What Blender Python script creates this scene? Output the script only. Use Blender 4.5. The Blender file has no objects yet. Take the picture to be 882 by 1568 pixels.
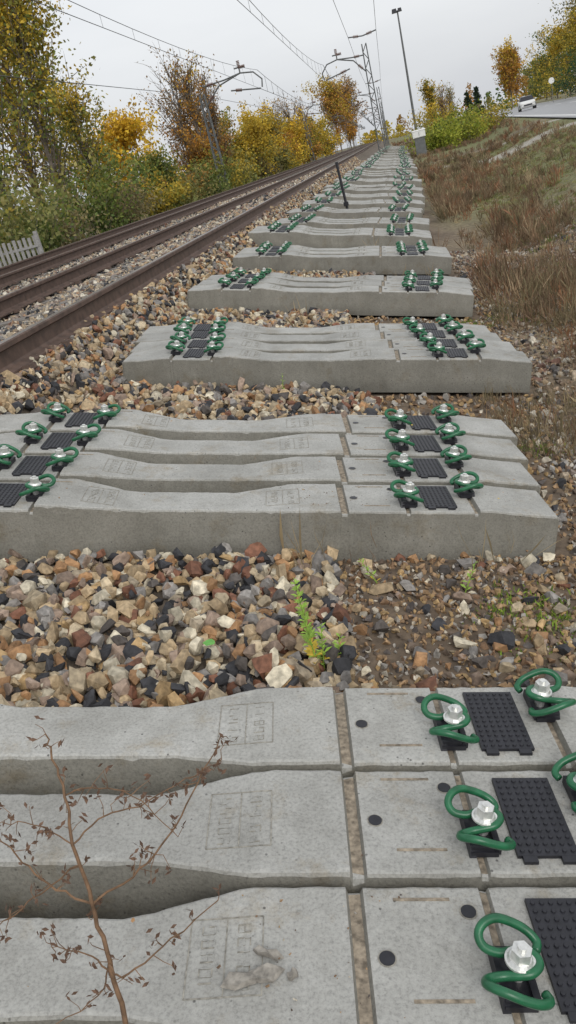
import bpy, math, random, bmesh
import numpy as np
from mathutils import Matrix, Vector
random.seed(7); rng=np.random.default_rng(7)
D=bpy.data; scn=bpy.context.scene; COL=scn.collection

# ------------------------------------------------------------ helpers
def link(o): COL.objects.link(o); return o
def new_mat(name): 
    m=D.materials.new(name); m.use_nodes=True
    nt=m.node_tree; b=nt.nodes['Principled BSDF']; return m,nt,b
def N(nt,t,**k):
    n=nt.nodes.new(t)
    for a,v in k.items(): setattr(n,a,v)
    return n
def ramp(nt,stops):
    r=nt.nodes.new('ShaderNodeValToRGB'); e=r.color_ramp.elements
    while len(e)<len(stops): e.new(.5)
    for el,(p,c) in zip(e,stops):
        el.position=p; el.color=(c if len(c)==4 else (*c,1)) if hasattr(c,'__len__') else (c,c,c,1)
    return r
def mul(nt,a,b,fac=1.0,mode='MULTIPLY'):
    m=nt.nodes.new('ShaderNodeMixRGB'); m.blend_type=mode; m.inputs[0].default_value=fac
    nt.links.new(a,m.inputs[1]); nt.links.new(b,m.inputs[2]); return m
def simple(name,col,rough=.6,metal=0,noise=.25,scale=30,bump=0.0):
    m,nt,b=new_mat(name); g=N(nt,'ShaderNodeNewGeometry')
    n=N(nt,'ShaderNodeTexNoise'); n.inputs['Scale'].default_value=scale; n.inputs['Detail'].default_value=5
    nt.links.new(g.outputs['Position'],n.inputs['Vector'])
    r=ramp(nt,[(.3,tuple(c*(1-noise) for c in col)),(.7,tuple(min(1,c*(1+noise)) for c in col))])
    nt.links.new(n.outputs[0],r.inputs[0]); nt.links.new(r.outputs[0],b.inputs['Base Color'])
    b.inputs['Roughness'].default_value=rough; b.inputs['Metallic'].default_value=metal
    if bump:
        bp=N(nt,'ShaderNodeBump'); bp.inputs['Strength'].default_value=bump; bp.inputs['Distance'].default_value=.01
        nt.links.new(n.outputs[0],bp.inputs['Height']); nt.links.new(bp.outputs[0],b.inputs['Normal'])
    return m
def attr_mat(name,rough=.8,scale=60,var=.35,bump=.3,bdist=.004,trans=0):
    m,nt,b=new_mat(name); a=N(nt,'ShaderNodeAttribute'); a.attribute_name='Col'
    g=N(nt,'ShaderNodeNewGeometry')
    n=N(nt,'ShaderNodeTexNoise'); n.inputs['Scale'].default_value=scale; n.inputs['Detail'].default_value=6
    nt.links.new(g.outputs['Position'],n.inputs['Vector'])
    r=ramp(nt,[(.3,1-var),(.7,1+var*.4)]); nt.links.new(n.outputs[0],r.inputs[0])
    mm=mul(nt,a.outputs['Color'],r.outputs[0]); nt.links.new(mm.outputs[0],b.inputs['Base Color'])
    b.inputs['Roughness'].default_value=rough
    if bump:
        bp=N(nt,'ShaderNodeBump'); bp.inputs['Strength'].default_value=bump; bp.inputs['Distance'].default_value=bdist
        nt.links.new(n.outputs[0],bp.inputs['Height']); nt.links.new(bp.outputs[0],b.inputs['Normal'])
    if trans:
        t=N(nt,'ShaderNodeBsdfTranslucent'); nt.links.new(mm.outputs[0],t.inputs[0])
        x=N(nt,'ShaderNodeMixShader'); x.inputs[0].default_value=trans
        nt.links.new(b.outputs[0],x.inputs[1]); nt.links.new(t.outputs[0],x.inputs[2])
        nt.links.new(x.outputs[0],nt.nodes['Material Output'].inputs[0])
    return m
def np_mesh(name,V,F,cols=None,mats=(),mi=None,smooth=False):
    me=D.meshes.new(name); V=np.asarray(V,np.float32)
    if not isinstance(F,list): F=[F]
    F=[np.asarray(f,np.int32) for f in F if len(f)]
    me.vertices.add(len(V)); me.vertices.foreach_set('co',V.ravel())
    loops=np.concatenate([f.ravel() for f in F]); tot=np.concatenate([np.full(len(f),f.shape[1],np.int32) for f in F])
    st=np.concatenate([[0],np.cumsum(tot)[:-1]]).astype(np.int32)
    me.loops.add(len(loops)); me.loops.foreach_set('vertex_index',loops)
    me.polygons.add(len(tot)); me.polygons.foreach_set('loop_start',st); me.polygons.foreach_set('loop_total',tot)
    for m in mats: me.materials.append(m)
    if mi is not None: me.polygons.foreach_set('material_index',np.asarray(mi,np.int32))
    me.polygons.foreach_set('use_smooth',np.full(len(tot),smooth,bool))
    if cols is not None:
        a=me.color_attributes.new('Col','FLOAT_COLOR','POINT'); c=np.ones((len(V),4),np.float32); c[:,:3]=cols
        a.data.foreach_set('color',c.ravel())
    me.update(calc_edges=True); me.validate(); return me
class MB:
    def __init__(s): s.V=[];s.F=[];s.M=[]
    def add(s,vs,fs,m=0):
        b=len(s.V); s.V+= [tuple(v) for v in vs]; s.F+=[tuple(b+i for i in f) for f in fs]; s.M+=[m]*len(fs)
    def box(s,c,size,m=0,R=None,taper=1):
        x,y,z=[q/2 for q in size]; t=taper
        vs=[Vector(v) for v in [(-x,-y,-z),(x,-y,-z),(x,y,-z),(-x,y,-z),(-x*t,-y*t,z),(x*t,-y*t,z),(x*t,y*t,z),(-x*t,y*t,z)]]
        if R is not None: vs=[R@v for v in vs]
        s.add([v+Vector(c) for v in vs],[(3,2,1,0),(4,5,6,7),(0,1,5,4),(1,2,6,5),(2,3,7,6),(3,0,4,7)],m)
    def cyl(s,c,r,h,n=12,m=0,r2=None,rot=0):
        r2=r if r2 is None else r2; c=Vector(c)
        vs=[c+Vector((r*math.cos(2*math.pi*i/n+rot),r*math.sin(2*math.pi*i/n+rot),0)) for i in range(n)]
        vs+=[c+Vector((r2*math.cos(2*math.pi*i/n+rot),r2*math.sin(2*math.pi*i/n+rot),h)) for i in range(n)]
        fs=[(i,(i+1)%n,n+(i+1)%n,n+i) for i in range(n)]+[tuple(range(n,2*n)),tuple(range(n-1,-1,-1))]
        s.add(vs,fs,m)
    def tube(s,pts,r,n=6,m=0):
        pts=[Vector(p) for p in pts]; L=len(pts); rs=r if hasattr(r,'__len__') else [r]*L
        vs=[];up=None
        for i,p in enumerate(pts):
            t=(pts[min(i+1,L-1)]-pts[max(i-1,0)]); t=t.normalized() if t.length>1e-9 else Vector((0,0,1))
            if up is None: up=Vector((0,0,1)) if abs(t.z)<.9 else Vector((1,0,0))
            a=t.cross(up); a=a.normalized() if a.length>1e-6 else Vector((1,0,0)); b=a.cross(t).normalized(); up=b
            for k in range(n):
                q=2*math.pi*k/n; vs.append(p+(a*math.cos(q)+b*math.sin(q))*rs[i])
        fs=[(i*n+k,i*n+(k+1)%n,(i+1)*n+(k+1)%n,(i+1)*n+k) for i in range(L-1) for k in range(n)]
        fs+=[tuple(range(n-1,-1,-1)),tuple((L-1)*n+k for k in range(n))]
        s.add(vs,fs,m)
    def mesh(s,name,mats,smooth=False):
        me=D.meshes.new(name); me.from_pydata([tuple(v) for v in s.V],[],s.F)
        for m in mats: me.materials.append(m)
        me.polygons.foreach_set('material_index',s.M)
        me.polygons.foreach_set('use_smooth',[smooth]*len(s.F)); me.update(); return me
    def obj(s,name,mats,smooth=False): return link(D.objects.new(name,s.mesh(name,mats,smooth)))
def catmull(P,k=5):
    P=[Vector(p) for p in P]; P=[2*P[0]-P[1]]+P+[2*P[-1]-P[-2]]; o=[]
    for i in range(1,len(P)-2):
        a,b,c,d=P[i-1:i+3]
        for j in range(k):
            t=j/k; o.append(.5*((2*b)+(c-a)*t+(2*a-5*b+4*c-d)*t*t+(3*b-a-3*c+d)*t**3))
    o.append(P[-2]); return o

# ------------------------------------------------------------ camera
f,vx,vy,rl=1216.68,149.3745,574.1864,.2565
d=np.array([vx,vy,f]); d/=np.linalg.norm(d)
pt=math.atan((vy*math.cos(rl)-vx*math.sin(rl))/f)
u=np.array([-math.sin(rl)*math.cos(pt),math.cos(rl)*math.cos(pt),-math.sin(pt)]); s=np.cross(u,d)
cd=D.cameras.new('Camera'); co=link(D.objects.new('Camera',cd))
X=Vector((s[0],d[0],u[0]));Y=Vector((s[1],d[1],u[1]));Z=-Vector((s[2],d[2],u[2]))
co.matrix_world=Matrix(((X.x,Y.x,Z.x,0),(X.y,Y.y,Z.y,0),(X.z,Y.z,Z.z,0),(0,0,0,1)))
cd.sensor_fit='VERTICAL'; cd.sensor_height=36; cd.lens=36*f/1568; cd.clip_start=.05; cd.clip_end=3000
scn.camera=co

# ------------------------------------------------------------ world / light
w=D.worlds.new('World'); scn.world=w; w.use_nodes=True; nt=w.node_tree; bg=nt.nodes['Background']
sk=N(nt,'ShaderNodeTexSky'); sk.sky_type='NISHITA'; sk.sun_disc=False
SE,SRt=math.radians(42),math.radians(150)
sk.sun_elevation=SE; sk.sun_rotation=SRt; sk.dust_density=4; sk.air_density=1.5
hs=N(nt,'ShaderNodeHueSaturation'); hs.inputs['Saturation'].default_value=.18
nt.links.new(sk.outputs[0],hs.inputs['Color']); nt.links.new(hs.outputs[0],bg.inputs[0]); bg.inputs[1].default_value=.05
tc=N(nt,'ShaderNodeTexCoord'); mp=N(nt,'ShaderNodeMapping'); mp.inputs['Scale'].default_value=(1,1,3.5)
nz=N(nt,'ShaderNodeTexNoise'); nz.inputs['Scale'].default_value=1.6; nz.inputs['Detail'].default_value=6
nt.links.new(tc.outputs['Generated'],mp.inputs[0]); nt.links.new(mp.outputs[0],nz.inputs['Vector'])
rp=ramp(nt,[(.3,(.58,.61,.66)),(.7,(.79,.81,.84))]); nt.links.new(nz.outputs[0],rp.inputs[0])
b2=N(nt,'ShaderNodeBackground'); nt.links.new(rp.outputs[0],b2.inputs[0]); b2.inputs[1].default_value=.82
ad=N(nt,'ShaderNodeAddShader'); nt.links.new(bg.outputs[0],ad.inputs[0]); nt.links.new(b2.outputs[0],ad.inputs[1])
nt.links.new(ad.outputs[0],nt.nodes['World Output'].inputs[0])
sl=D.lights.new('sun','SUN'); sl.energy=1.1; sl.angle=math.radians(35); sl.color=(1,.98,.94)
so=link(D.objects.new('sun',sl))
sd=Vector((math.sin(SRt)*math.cos(SE),math.cos(SRt)*math.cos(SE),math.sin(SE)))
so.rotation_euler=sd.to_track_quat('Z','Y').to_euler(); so.location=(0,0,30)
scn.view_settings.view_transform='Standard'; scn.view_settings.look='None'; scn.view_settings.exposure=0

# ------------------------------------------------------------ terrain height
def vn(x,y,s,seed):
    x=np.asarray(x,float)/s+seed*17.3; y=np.asarray(y,float)/s+seed*9.1
    xi=np.floor(x);yi=np.floor(y);fx=x-xi;fy=y-yi;fx=fx*fx*(3-2*fx);fy=fy*fy*(3-2*fy)
    h=lambda a,b:(np.sin(a*127.1+b*311.7+seed)*43758.5453)%1
    return (h(xi,yi)*(1-fx)+h(xi+1,yi)*fx)*(1-fy)+(h(xi,yi+1)*(1-fx)+h(xi+1,yi+1)*fx)*fy
RZ=-1.02
def road_edge(y): return 7+.09*(np.asarray(y,float)-34)
def ground(x,y):
    x=np.asarray(x,float);y=np.asarray(y,float)
    z=np.interp(x,[-900,-40,-14,-10.5,-9.3,-2.22,-1.98,.6,1.5,4],[-1.6,-1.5,-1.4,-1.15,-.80,-.765,-1.06,-1.684,-1.8,-1.8])
    xe=road_edge(y); t=np.clip((x-(xe-3.5))/3.2,0,1); t=t*t*(3-2*t)
    z=z+np.where((x>1.0)&(y>5),t*(RZ+1.8-.07),0)
    fld=np.clip((x-.4)/1.0,0,1)+np.clip((-9.5-x),0,1)
    z=z+(fld*(vn(x,y,1.1,3)-.5)*.09+(vn(x,y,.35,5)-.5)*.03)*np.where(x>xe-.6,0,1)
    return z

# ------------------------------------------------------------ sleeper groups
G=[(-2.026,.723,-1.137,.122,-.237,.002,-1,2),(-2.153,2.665,-1.112,.141,-.252,.033,0,3),(-1.914,4.936,-1.152,.041,-.218,-.035,0,3),
   (-2.031,7.326,-1.116,.003,-.231,.022,0,2),(-2.052,9.792,-1.121,-.001,-.219,0,0,2),(-2.15,11.749,-1.06,-.005,-.25,0,0,2)]
y=13.9
while y<110:
    G.append((-2.1+.018*(y-11)+random.uniform(-.16,.16),y,-1.12-.004*(y-13)*.5,random.uniform(-.04,.04),-.225,random.uniform(-.03,.03),0,random.choice([2,3,3])))
    y+=random.uniform(1.85,2.4)
def in_group(x,y,mar=.0):
    m=np.zeros(len(x),bool)
    for g in G:
        dx=x-(g[0]+1.3);dy=y-(g[1]+.15);c,sn=math.cos(g[3]),math.sin(g[3])
        lx=dx*c+dy*sn; ly=-dx*sn+dy*c
        m|=(abs(lx)<1.3+mar)&(ly>g[6]*.305-.15-mar)&(ly<g[7]*.305+.15+mar)
    return m

# ---- materials
def concrete():
    m,nt,b=new_mat('concrete'); tcn=N(nt,'ShaderNodeTexCoord'); oi=N(nt,'ShaderNodeObjectInfo')
    va=N(nt,'ShaderNodeVectorMath',operation='ADD'); vs=N(nt,'ShaderNodeVectorMath',operation='SCALE')
    nt.links.new(oi.outputs['Random'],vs.inputs[0]); vs.inputs['Scale'].default_value=37
    nt.links.new(tcn.outputs['Object'],va.inputs[0]); nt.links.new(vs.outputs[0],va.inputs[1]); P=va.outputs[0]
    def no(sc,de=6,ro=.6):
        n=N(nt,'ShaderNodeTexNoise'); n.inputs['Scale'].default_value=sc;n.inputs['Detail'].default_value=de;n.inputs['Roughness'].default_value=ro
        nt.links.new(P,n.inputs['Vector']); return n.outputs[0]
    a=ramp(nt,[(.26,(.25,.244,.222)),(.5,(.355,.35,.325)),(.74,(.45,.445,.42))]); nt.links.new(no(4.5,9,.72),a.inputs[0])
    f1=ramp(nt,[(.3,.68),(.5,.98),(.72,1.14)]); nt.links.new(no(140,4,.7),f1.inputs[0])
    c=mul(nt,a.outputs[0],f1.outputs[0])
    vo=N(nt,'ShaderNodeTexVoronoi'); vo.inputs['Scale'].default_value=42; nt.links.new(P,vo.inputs['Vector'])
    f2=ramp(nt,[(.08,.28),(.15,1.0)]); nt.links.new(vo.outputs['Distance'],f2.inputs[0])
    f3=ramp(nt,[(.46,0.0),(.58,.95)]); nt.links.new(no(9),f3.inputs[0])
    mm=N(nt,'ShaderNodeMixRGB'); mm.blend_type='MULTIPLY'; nt.links.new(f3.outputs[0],mm.inputs[0]); nt.links.new(c.outputs[0],mm.inputs[1]); nt.links.new(f2.outputs[0],mm.inputs[2])
    st=ramp(nt,[(.54,(1,1,1)),(.72,(.78,.69,.56))]); nt.links.new(no(6,9,.75),st.inputs[0])
    c2=mul(nt,mm.outputs[0],st.outputs[0])
    bl=ramp(nt,[(.6,(0,0,0)),(.75,(.09,.09,.085))]); nt.links.new(no(11,7,.7),bl.inputs[0]); c2=mul(nt,c2.outputs[0],bl.outputs[0],1,'ADD')
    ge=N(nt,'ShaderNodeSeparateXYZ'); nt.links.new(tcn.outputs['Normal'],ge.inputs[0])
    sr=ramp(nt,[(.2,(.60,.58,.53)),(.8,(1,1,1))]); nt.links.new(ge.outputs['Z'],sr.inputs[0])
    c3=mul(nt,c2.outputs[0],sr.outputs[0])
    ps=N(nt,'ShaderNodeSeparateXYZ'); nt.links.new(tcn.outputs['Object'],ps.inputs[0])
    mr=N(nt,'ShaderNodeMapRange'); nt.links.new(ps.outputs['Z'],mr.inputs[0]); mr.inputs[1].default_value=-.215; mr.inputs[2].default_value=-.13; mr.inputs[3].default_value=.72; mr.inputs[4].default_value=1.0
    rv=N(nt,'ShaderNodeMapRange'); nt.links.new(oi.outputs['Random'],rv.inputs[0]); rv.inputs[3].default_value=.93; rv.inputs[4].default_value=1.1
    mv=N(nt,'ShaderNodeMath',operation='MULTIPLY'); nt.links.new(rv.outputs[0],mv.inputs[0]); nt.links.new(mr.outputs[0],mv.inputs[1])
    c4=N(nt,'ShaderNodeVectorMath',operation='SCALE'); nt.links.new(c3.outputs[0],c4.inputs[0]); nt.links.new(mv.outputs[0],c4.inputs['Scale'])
    nt.links.new(c4.outputs[0],b.inputs['Base Color']); b.inputs['Roughness'].default_value=.72
    bp=N(nt,'ShaderNodeBump'); bp.inputs['Strength'].default_value=.5; bp.inputs['Distance'].default_value=.005
    ah=N(nt,'ShaderNodeMath',operation='ADD'); nt.links.new(no(60,8,.7),ah.inputs[0]); nt.links.new(mm.outputs[0],ah.inputs[1])
    nt.links.new(ah.outputs[0],bp.inputs['Height']); nt.links.new(bp.outputs[0],b.inputs['Normal'])
    return m
M_con=concrete()
M_dirt=simple('groove_dirt',(.27,.225,.17),.95,0,.5,70,.5)
M_blk=simple('black_rubber',(.016,.016,.021),.42,0,.3,60)
M_grn=simple('green_coating',(.017,.12,.052),.30,0,.25,40)
M_zinc=simple('zinc_steel',(.72,.72,.69),.32,.6,.2,60)
M_rel=simple('concrete_relief',(.27,.255,.22),.9,0,.4,90)

# ---- sleeper mesh
ZO=.215
ST=[(0,.188,.132),(.012,.2,.138),(.14,.206,.142),(.27,.220,.143),(.312,.220,.143),(.318,.202,.143),(.330,.202,.143),(.334,.214,.143),
 (.576,.214,.143),(.580,.202,.143),(.592,.202,.143),(.600,.234,.143),(.70,.232,.143),(.72,.229,.141),(.92,.199,.098),(.96,.196,.095),
 (1.34,.195,.094),(1.375,.198,.098),(1.555,.214,.141),(1.58,.217,.143),
 (1.753,.218,.143),(1.759,.201,.143),(1.781,.201,.143),(1.786,.214,.143),(2.004,.214,.143),(2.008,.204,.143),(2.020,.204,.143),(2.024,.214,.143),
 (2.266,.214,.143),(2.270,.204,.143),(2.282,.204,.143),(2.288,.221,.143),(2.33,.221,.143),(2.46,.206,.142),(2.588,.196,.138),(2.6,.184,.132)]
S2=[]
for a,b in zip(ST[:-1],ST[1:]):
    k=max(1,int((b[0]-a[0])/.022))
    for j in range(k): t=j/k; S2.append(tuple(a[q]+(b[q]-a[q])*t for q in range(3)))
ST=S2+[ST[-1]]
SX=[a[0] for a in ST]; SZ=[a[1] for a in ST]
def topz(x): return float(np.interp(x,SX,SZ))-ZO
GRO=[(.318,.330),(.580,.592),(1.759,1.781),(2.008,2.020),(2.270,2.282)]
def sleeper_mesh(sd):
    mb=MB(); vs=[];n=8; rj=random.Random(sd)
    for x,z,wt in ST:
        wb=wt+.009+(.143-wt)*.25; zz=z-ZO; e1,e2=rj.gauss(0,.0009),rj.gauss(0,.0009); c=.007+abs(rj.gauss(0,.0015))
        if rj.random()<.05: c+=rj.uniform(.003,.008)
        for p in [(-wb,-ZO),(wb,-ZO),(wt+.001+e1,zz-c),(wt-c*.35+e1,zz-c*.3),(wt-c+e1,zz),(-wt+c+e2,zz),(-wt+c*.35+e2,zz-c*.3),(-wt-.001+e2,zz-c)]:
            vs.append((x-1.3,p[0],p[1]))
    fs=[];ms=[]
    for i in range(len(ST)-1):
        xm=(ST[i][0]+ST[i+1][0])/2; dirt=any(a<=xm<=b for a,b in GRO)
        for k in range(n):
            k2=(k+1)%n; mat=1 if (dirt and k in (4,)) else 0
            fs.append((i*n+k,(i+1)*n+k,(i+1)*n+k2,i*n+k2)); ms.append(mat)
    fs.append(tuple(range(n))); ms.append(0); fs.append(tuple((len(ST)-1)*n+k for k in range(n-1,-1,-1))); ms.append(0)
    mb.V=vs; mb.F=fs; mb.M=ms
    def strip(x0,x1,v0,v1,h,m):
        k=max(1,int(abs(x1-x0)/.02)); 
        for j in range(k):
            a=x0+(x1-x0)*j/k; b=x0+(x1-x0)*(j+1)/k; za=topz(a);zb=topz(b)
            mb.add([(a-1.3,v0,za-.002),(b-1.3,v0,zb-.002),(b-1.3,v1,zb-.002),(a-1.3,v1,za-.002),(a-1.3,v0,za+h),(b-1.3,v0,zb+h),(b-1.3,v1,zb+h),(a-1.3,v1,za+h)],
             [(4,5,6,7),(0,1,5,4),(1,2,6,5),(2,3,7,6),(3,0,4,7)],m)
    for (a,b,v) in [(1.84,1.945,.112),(1.85,1.95,-.085),(.62,.69,.1)]: strip(a,b,v-.003,v+.003,.0016,1)
    seg={0:'abcdef',1:'bc',2:'abged',3:'abgcd',4:'fgbc',5:'afgcd',6:'afgedc',7:'abc',8:'abcdefg',9:'abcdfg'}
    def digit(x,v,dg,w,h):
        t=.0012
        for ch in seg[dg]:
            mt=5 if rj.random()<.45 else 0
            if rj.random()<.15: continue
            if ch in 'agd':
                dx={'a':-h,'g':0,'d':h}[ch]; strip(x+dx-t,x+dx+t,v,v+w,.0014,mt)
            else:
                dx={'f':-h,'b':-h,'e':0,'c':0}[ch]; vv=v if ch in 'fe' else v+w
                strip(x+dx,x+dx+h,vv-t,vv+t,.0014,mt)
    for (x0,x1) in [(1.47,1.60),(.76,.88)]:
        for v in (-.075,.075): strip(x0,x1,v-.0012,v+.0012,.0013,5)
        for x in (x0,x1,(x0+x1)/2): strip(x-.0012,x+.0012,-.075,.075,.0013,5)
        for r_ in range(2):
            for j in range(5): digit(x0+.033+r_*.064,-.064+j*.027,rj.randint(0,9),.015,.011)
    for (x,v) in [(1.815,-.008),(1.975,.085)]:
        mb.cyl((x-1.3,v,topz(x)-.003),.0165,.0042,20,5); mb.cyl((x-1.3,v,topz(x)-.002),.0140,.0045,20,2)
    for c0,stg,side in [(.455,-.012,0),(2.145,.05,1)]:
        zs=0.0-.001
        mb.box((c0-1.3,0,zs+.004),(.122,.215,.008),2)
        for i in range(7):
            for j in range(12):
                mb.cyl((c0-1.3-.050+i*.0167,-.096+j*.0175,zs+.008),.0052,.0028,6,2,.0040)
        for q in (-1,1): mb.box((c0-1.3+q*.038,-.1125,zs+.004),(.028,.02,.0075),2)
        for q in (-1,1):
            bx=c0-1.3+q*.118; by=q*stg
            mb.box((bx+q*.006,by,zs+.006),(.054,.108,.012),2)
            mb.box((bx-q*.020,by,zs+.012),(.012,.10,.018),2)
            mb.box((bx+q*.030,by,zs+.010),(.014,.114,.024),2,taper=.8)
            for e in (-1,1): mb.box((bx+q*.01,by+e*.046,zs+.014),(.045,.007,.014),2)
            P=[(.036,.034,.020),(.040,.048,.024),(.024,.060,.034),(-.002,.064,.046),(-.030,.062,.056),(-.052,.053,.054),(-.062,.040,.044),(-.054,.026,.034),(-.030,.019,.032),(-.005,.020,.038),(.014,.019,.042),(.027,.010,.043),(.031,0,.043)]
            P=P+[(a,-b,c) for a,b,c in P[-2::-1]]
            rt=rj.gauss(0,.07); cr,sr_=math.cos(rt),math.sin(rt)
            pts=catmull([(bx-q*a*cr-b*1.12*sr_,by+b*1.12*cr-q*a*sr_,zs+c+.006) for a,b,c in P],4)
            mb.tube(pts,.0080,9,3)
            mb.cyl((bx,by,zs+.010),.012,.045,10,4)
            mb.cyl((bx,by,zs+.050),.0255,.004,20,4)
            mb.cyl((bx,by,zs+.054),.022,.005,20,4,.0185)
            mb.cyl((bx,by,zs+.059),.0185,.019,6,4,.0175,rot=rj.uniform(0,1))
            mb.cyl((bx,by,zs+.078),.008,.007,10,4)
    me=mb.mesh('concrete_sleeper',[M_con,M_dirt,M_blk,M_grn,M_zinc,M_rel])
    sm=[p.material_index==3 for p in me.polygons]; me.polygons.foreach_set('use_smooth',sm)
    return me
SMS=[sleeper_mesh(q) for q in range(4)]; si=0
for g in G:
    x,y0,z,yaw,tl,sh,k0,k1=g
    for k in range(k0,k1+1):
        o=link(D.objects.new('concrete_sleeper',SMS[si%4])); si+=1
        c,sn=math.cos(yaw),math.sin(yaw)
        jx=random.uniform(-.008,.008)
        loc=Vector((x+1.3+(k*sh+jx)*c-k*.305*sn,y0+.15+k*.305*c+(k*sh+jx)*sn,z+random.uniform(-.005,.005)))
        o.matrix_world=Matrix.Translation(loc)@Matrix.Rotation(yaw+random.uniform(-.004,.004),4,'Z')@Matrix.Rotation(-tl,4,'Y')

# ------------------------------------------------------------ ground sheet
xs=np.unique(np.round(np.concatenate([-np.geomspace(14,900,26),np.arange(-14,-2.6,.6),np.arange(-2.6,3,.1),np.arange(3,16,.3),np.geomspace(16,900,30)]),3))
ys=np.unique(np.round(np.concatenate([np.arange(-40,-2,4),np.arange(-2,8,.12),np.arange(8,50,.3),np.geomspace(50,1500,50)]),3))
GX,GY=np.meshgrid(xs,ys); gx=GX.ravel();gy=GY.ravel(); gz=ground(gx,gy)
V=np.stack([gx,gy,gz],1); nx=len(xs);ny=len(ys)
i=np.arange(nx-1)[None,:]+np.arange(ny-1)[:,None]*nx; i=i.ravel()
F=np.stack([i,i+1,i+nx+1,i+nx],1)
def lerp(a,b,t): return a*(1-t[:,None])+b*t[:,None]
def C(*c): return np.array(c)[None,:]
c=np.repeat(C(.15,.11,.075),len(gx),0)
n1=vn(gx,gy,2.3,1);n2=vn(gx,gy,.6,2);n3=vn(gx,gy,7,4)
straw=C(.28,.225,.14);brn=C(.17,.125,.08);olive=C(.18,.19,.07)
fc=lerp(brn,straw,np.clip(n1*1.6-.4,0,1)); fc=lerp(fc,np.repeat(olive,len(gx),0),np.clip((n3-.4)*3+np.clip((gx-2.5)*.15,0,.6),0,1)*.85)
fm=np.clip((gx-.5)/.5+(n2-.5),0,1); c=lerp(c,fc,fm)
bm=np.clip((-.4-gx)/.3+(n2-.5),0,1)*np.clip((gx+10)/1.0,0,1); c=lerp(c,np.repeat(C(.15,.12,.09),len(gx),0),bm)
lf=np.clip((-9.6-gx)/.8,0,1); c=lerp(c,lerp(np.repeat(C(.10,.10,.045),len(gx),0),np.repeat(straw*.8,len(gx),0),np.clip(n1*1.5-.3,0,1)),lf)
def segd(px,py,a,b):
    a=np.array(a);b=np.array(b);L=b-a;t=np.clip(((px-a[0])*L[0]+(py-a[1])*L[1])/(L@L),0,1)
    return np.hypot(px-a[0]-t*L[0],py-a[1]-t*L[1])
def pathd(x,y): return np.minimum(np.minimum(segd(x,y,(1.4,39),(6.2,31.5)),segd(x,y,(6.2,31.5),(14,20))),segd(x,y,(5.0,43),(10,38))*1.2)
pd=pathd(gx,gy)
pm=np.clip(1.5-pd/.8+(n2-.5)*1.2,0,1)*.85; c=lerp(c,np.repeat(C(.46,.42,.37),len(gx),0),pm)
gm=attr_mat('ground_soil',.95,14,.55,.8,.03)
gme=np_mesh('ground',V,F,c,[gm]); gme.polygons.foreach_set('use_smooth',np.ones(len(F),bool)); link(D.objects.new('ground',gme))

# road
ry=np.concatenate([np.arange(-20,120,5),np.arange(120,420,20)])
def strip_obj(off0,off1,z,ya=None,yb=None):
    yy=ry if ya is None else np.linspace(ya,yb,3)
    e=road_edge(yy); L=np.stack([e+off0,yy,np.full(len(yy),z)],1);R=np.stack([e+off1,yy,np.full(len(yy),z)],1)
    V=np.concatenate([L,R]);n=len(yy);a=np.arange(n-1); return V,np.stack([a,a+n,a+n+1,a+1],1)
M_asp=simple('asphalt',(.27,.27,.275),.42,0,.2,3,.1); M_wh=simple('white_paint',(.75,.75,.73),.6,0,.1,8)
V_,F_=strip_obj(0,9.0,RZ); link(D.objects.new('road',np_mesh('road',V_,F_,None,[M_asp])))
Vs=[];Fs=[];b=0
for o0,o1 in [(.3,.46),(8.5,8.66)]:
    V_,F_=strip_obj(o0,o1,RZ+.005); Vs.append(V_);Fs.append(F_+b);b+=len(V_)
for yy in range(0,300,12):
    V_,F_=strip_obj(4.45,4.60,RZ+.005,yy,yy+5); Vs.append(V_);Fs.append(F_+b);b+=len(V_)
link(D.objects.new('road_markings',np_mesh('road_markings',np.concatenate(Vs),np.concatenate(Fs),None,[M_wh])))

# ------------------------------------------------------------ stones (angular convex chips)
def hull(npts):
    bm=bmesh.new(); P=rng.normal(size=(npts,3)); P/=np.linalg.norm(P,axis=1)[:,None]; P=P*rng.uniform(.78,1.12,(npts,1))
    P=np.sign(P)*np.abs(P)**.75
    for p in P: bm.verts.new(p)
    bmesh.ops.convex_hull(bm,input=bm.verts[:]); 
    lo=[v for v in bm.verts if not v.link_faces]; bmesh.ops.delete(bm,geom=lo,context='VERTS')
    bmesh.ops.triangulate(bm,faces=bm.faces[:]); bm.verts.index_update()
    v=np.array([x.co[:] for x in bm.verts]); fa=np.array([[q.index for q in p.verts] for p in bm.faces]); bm.free(); return v,fa
HV=[hull(15) for _ in range(18)]; HL=[hull(9) for _ in range(12)]
PAL=np.array([(.47,.35,.21),(.41,.23,.11),(.045,.045,.05),(.64,.57,.43),(.34,.25,.19),(.22,.10,.06),(.28,.26,.24),(.52,.42,.28),(.11,.095,.085),(.38,.31,.22),(.46,.31,.15)])
PW=np.array([.18,.09,.13,.12,.11,.06,.11,.09,.06,.03,.04]); PW/=PW.sum()
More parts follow.
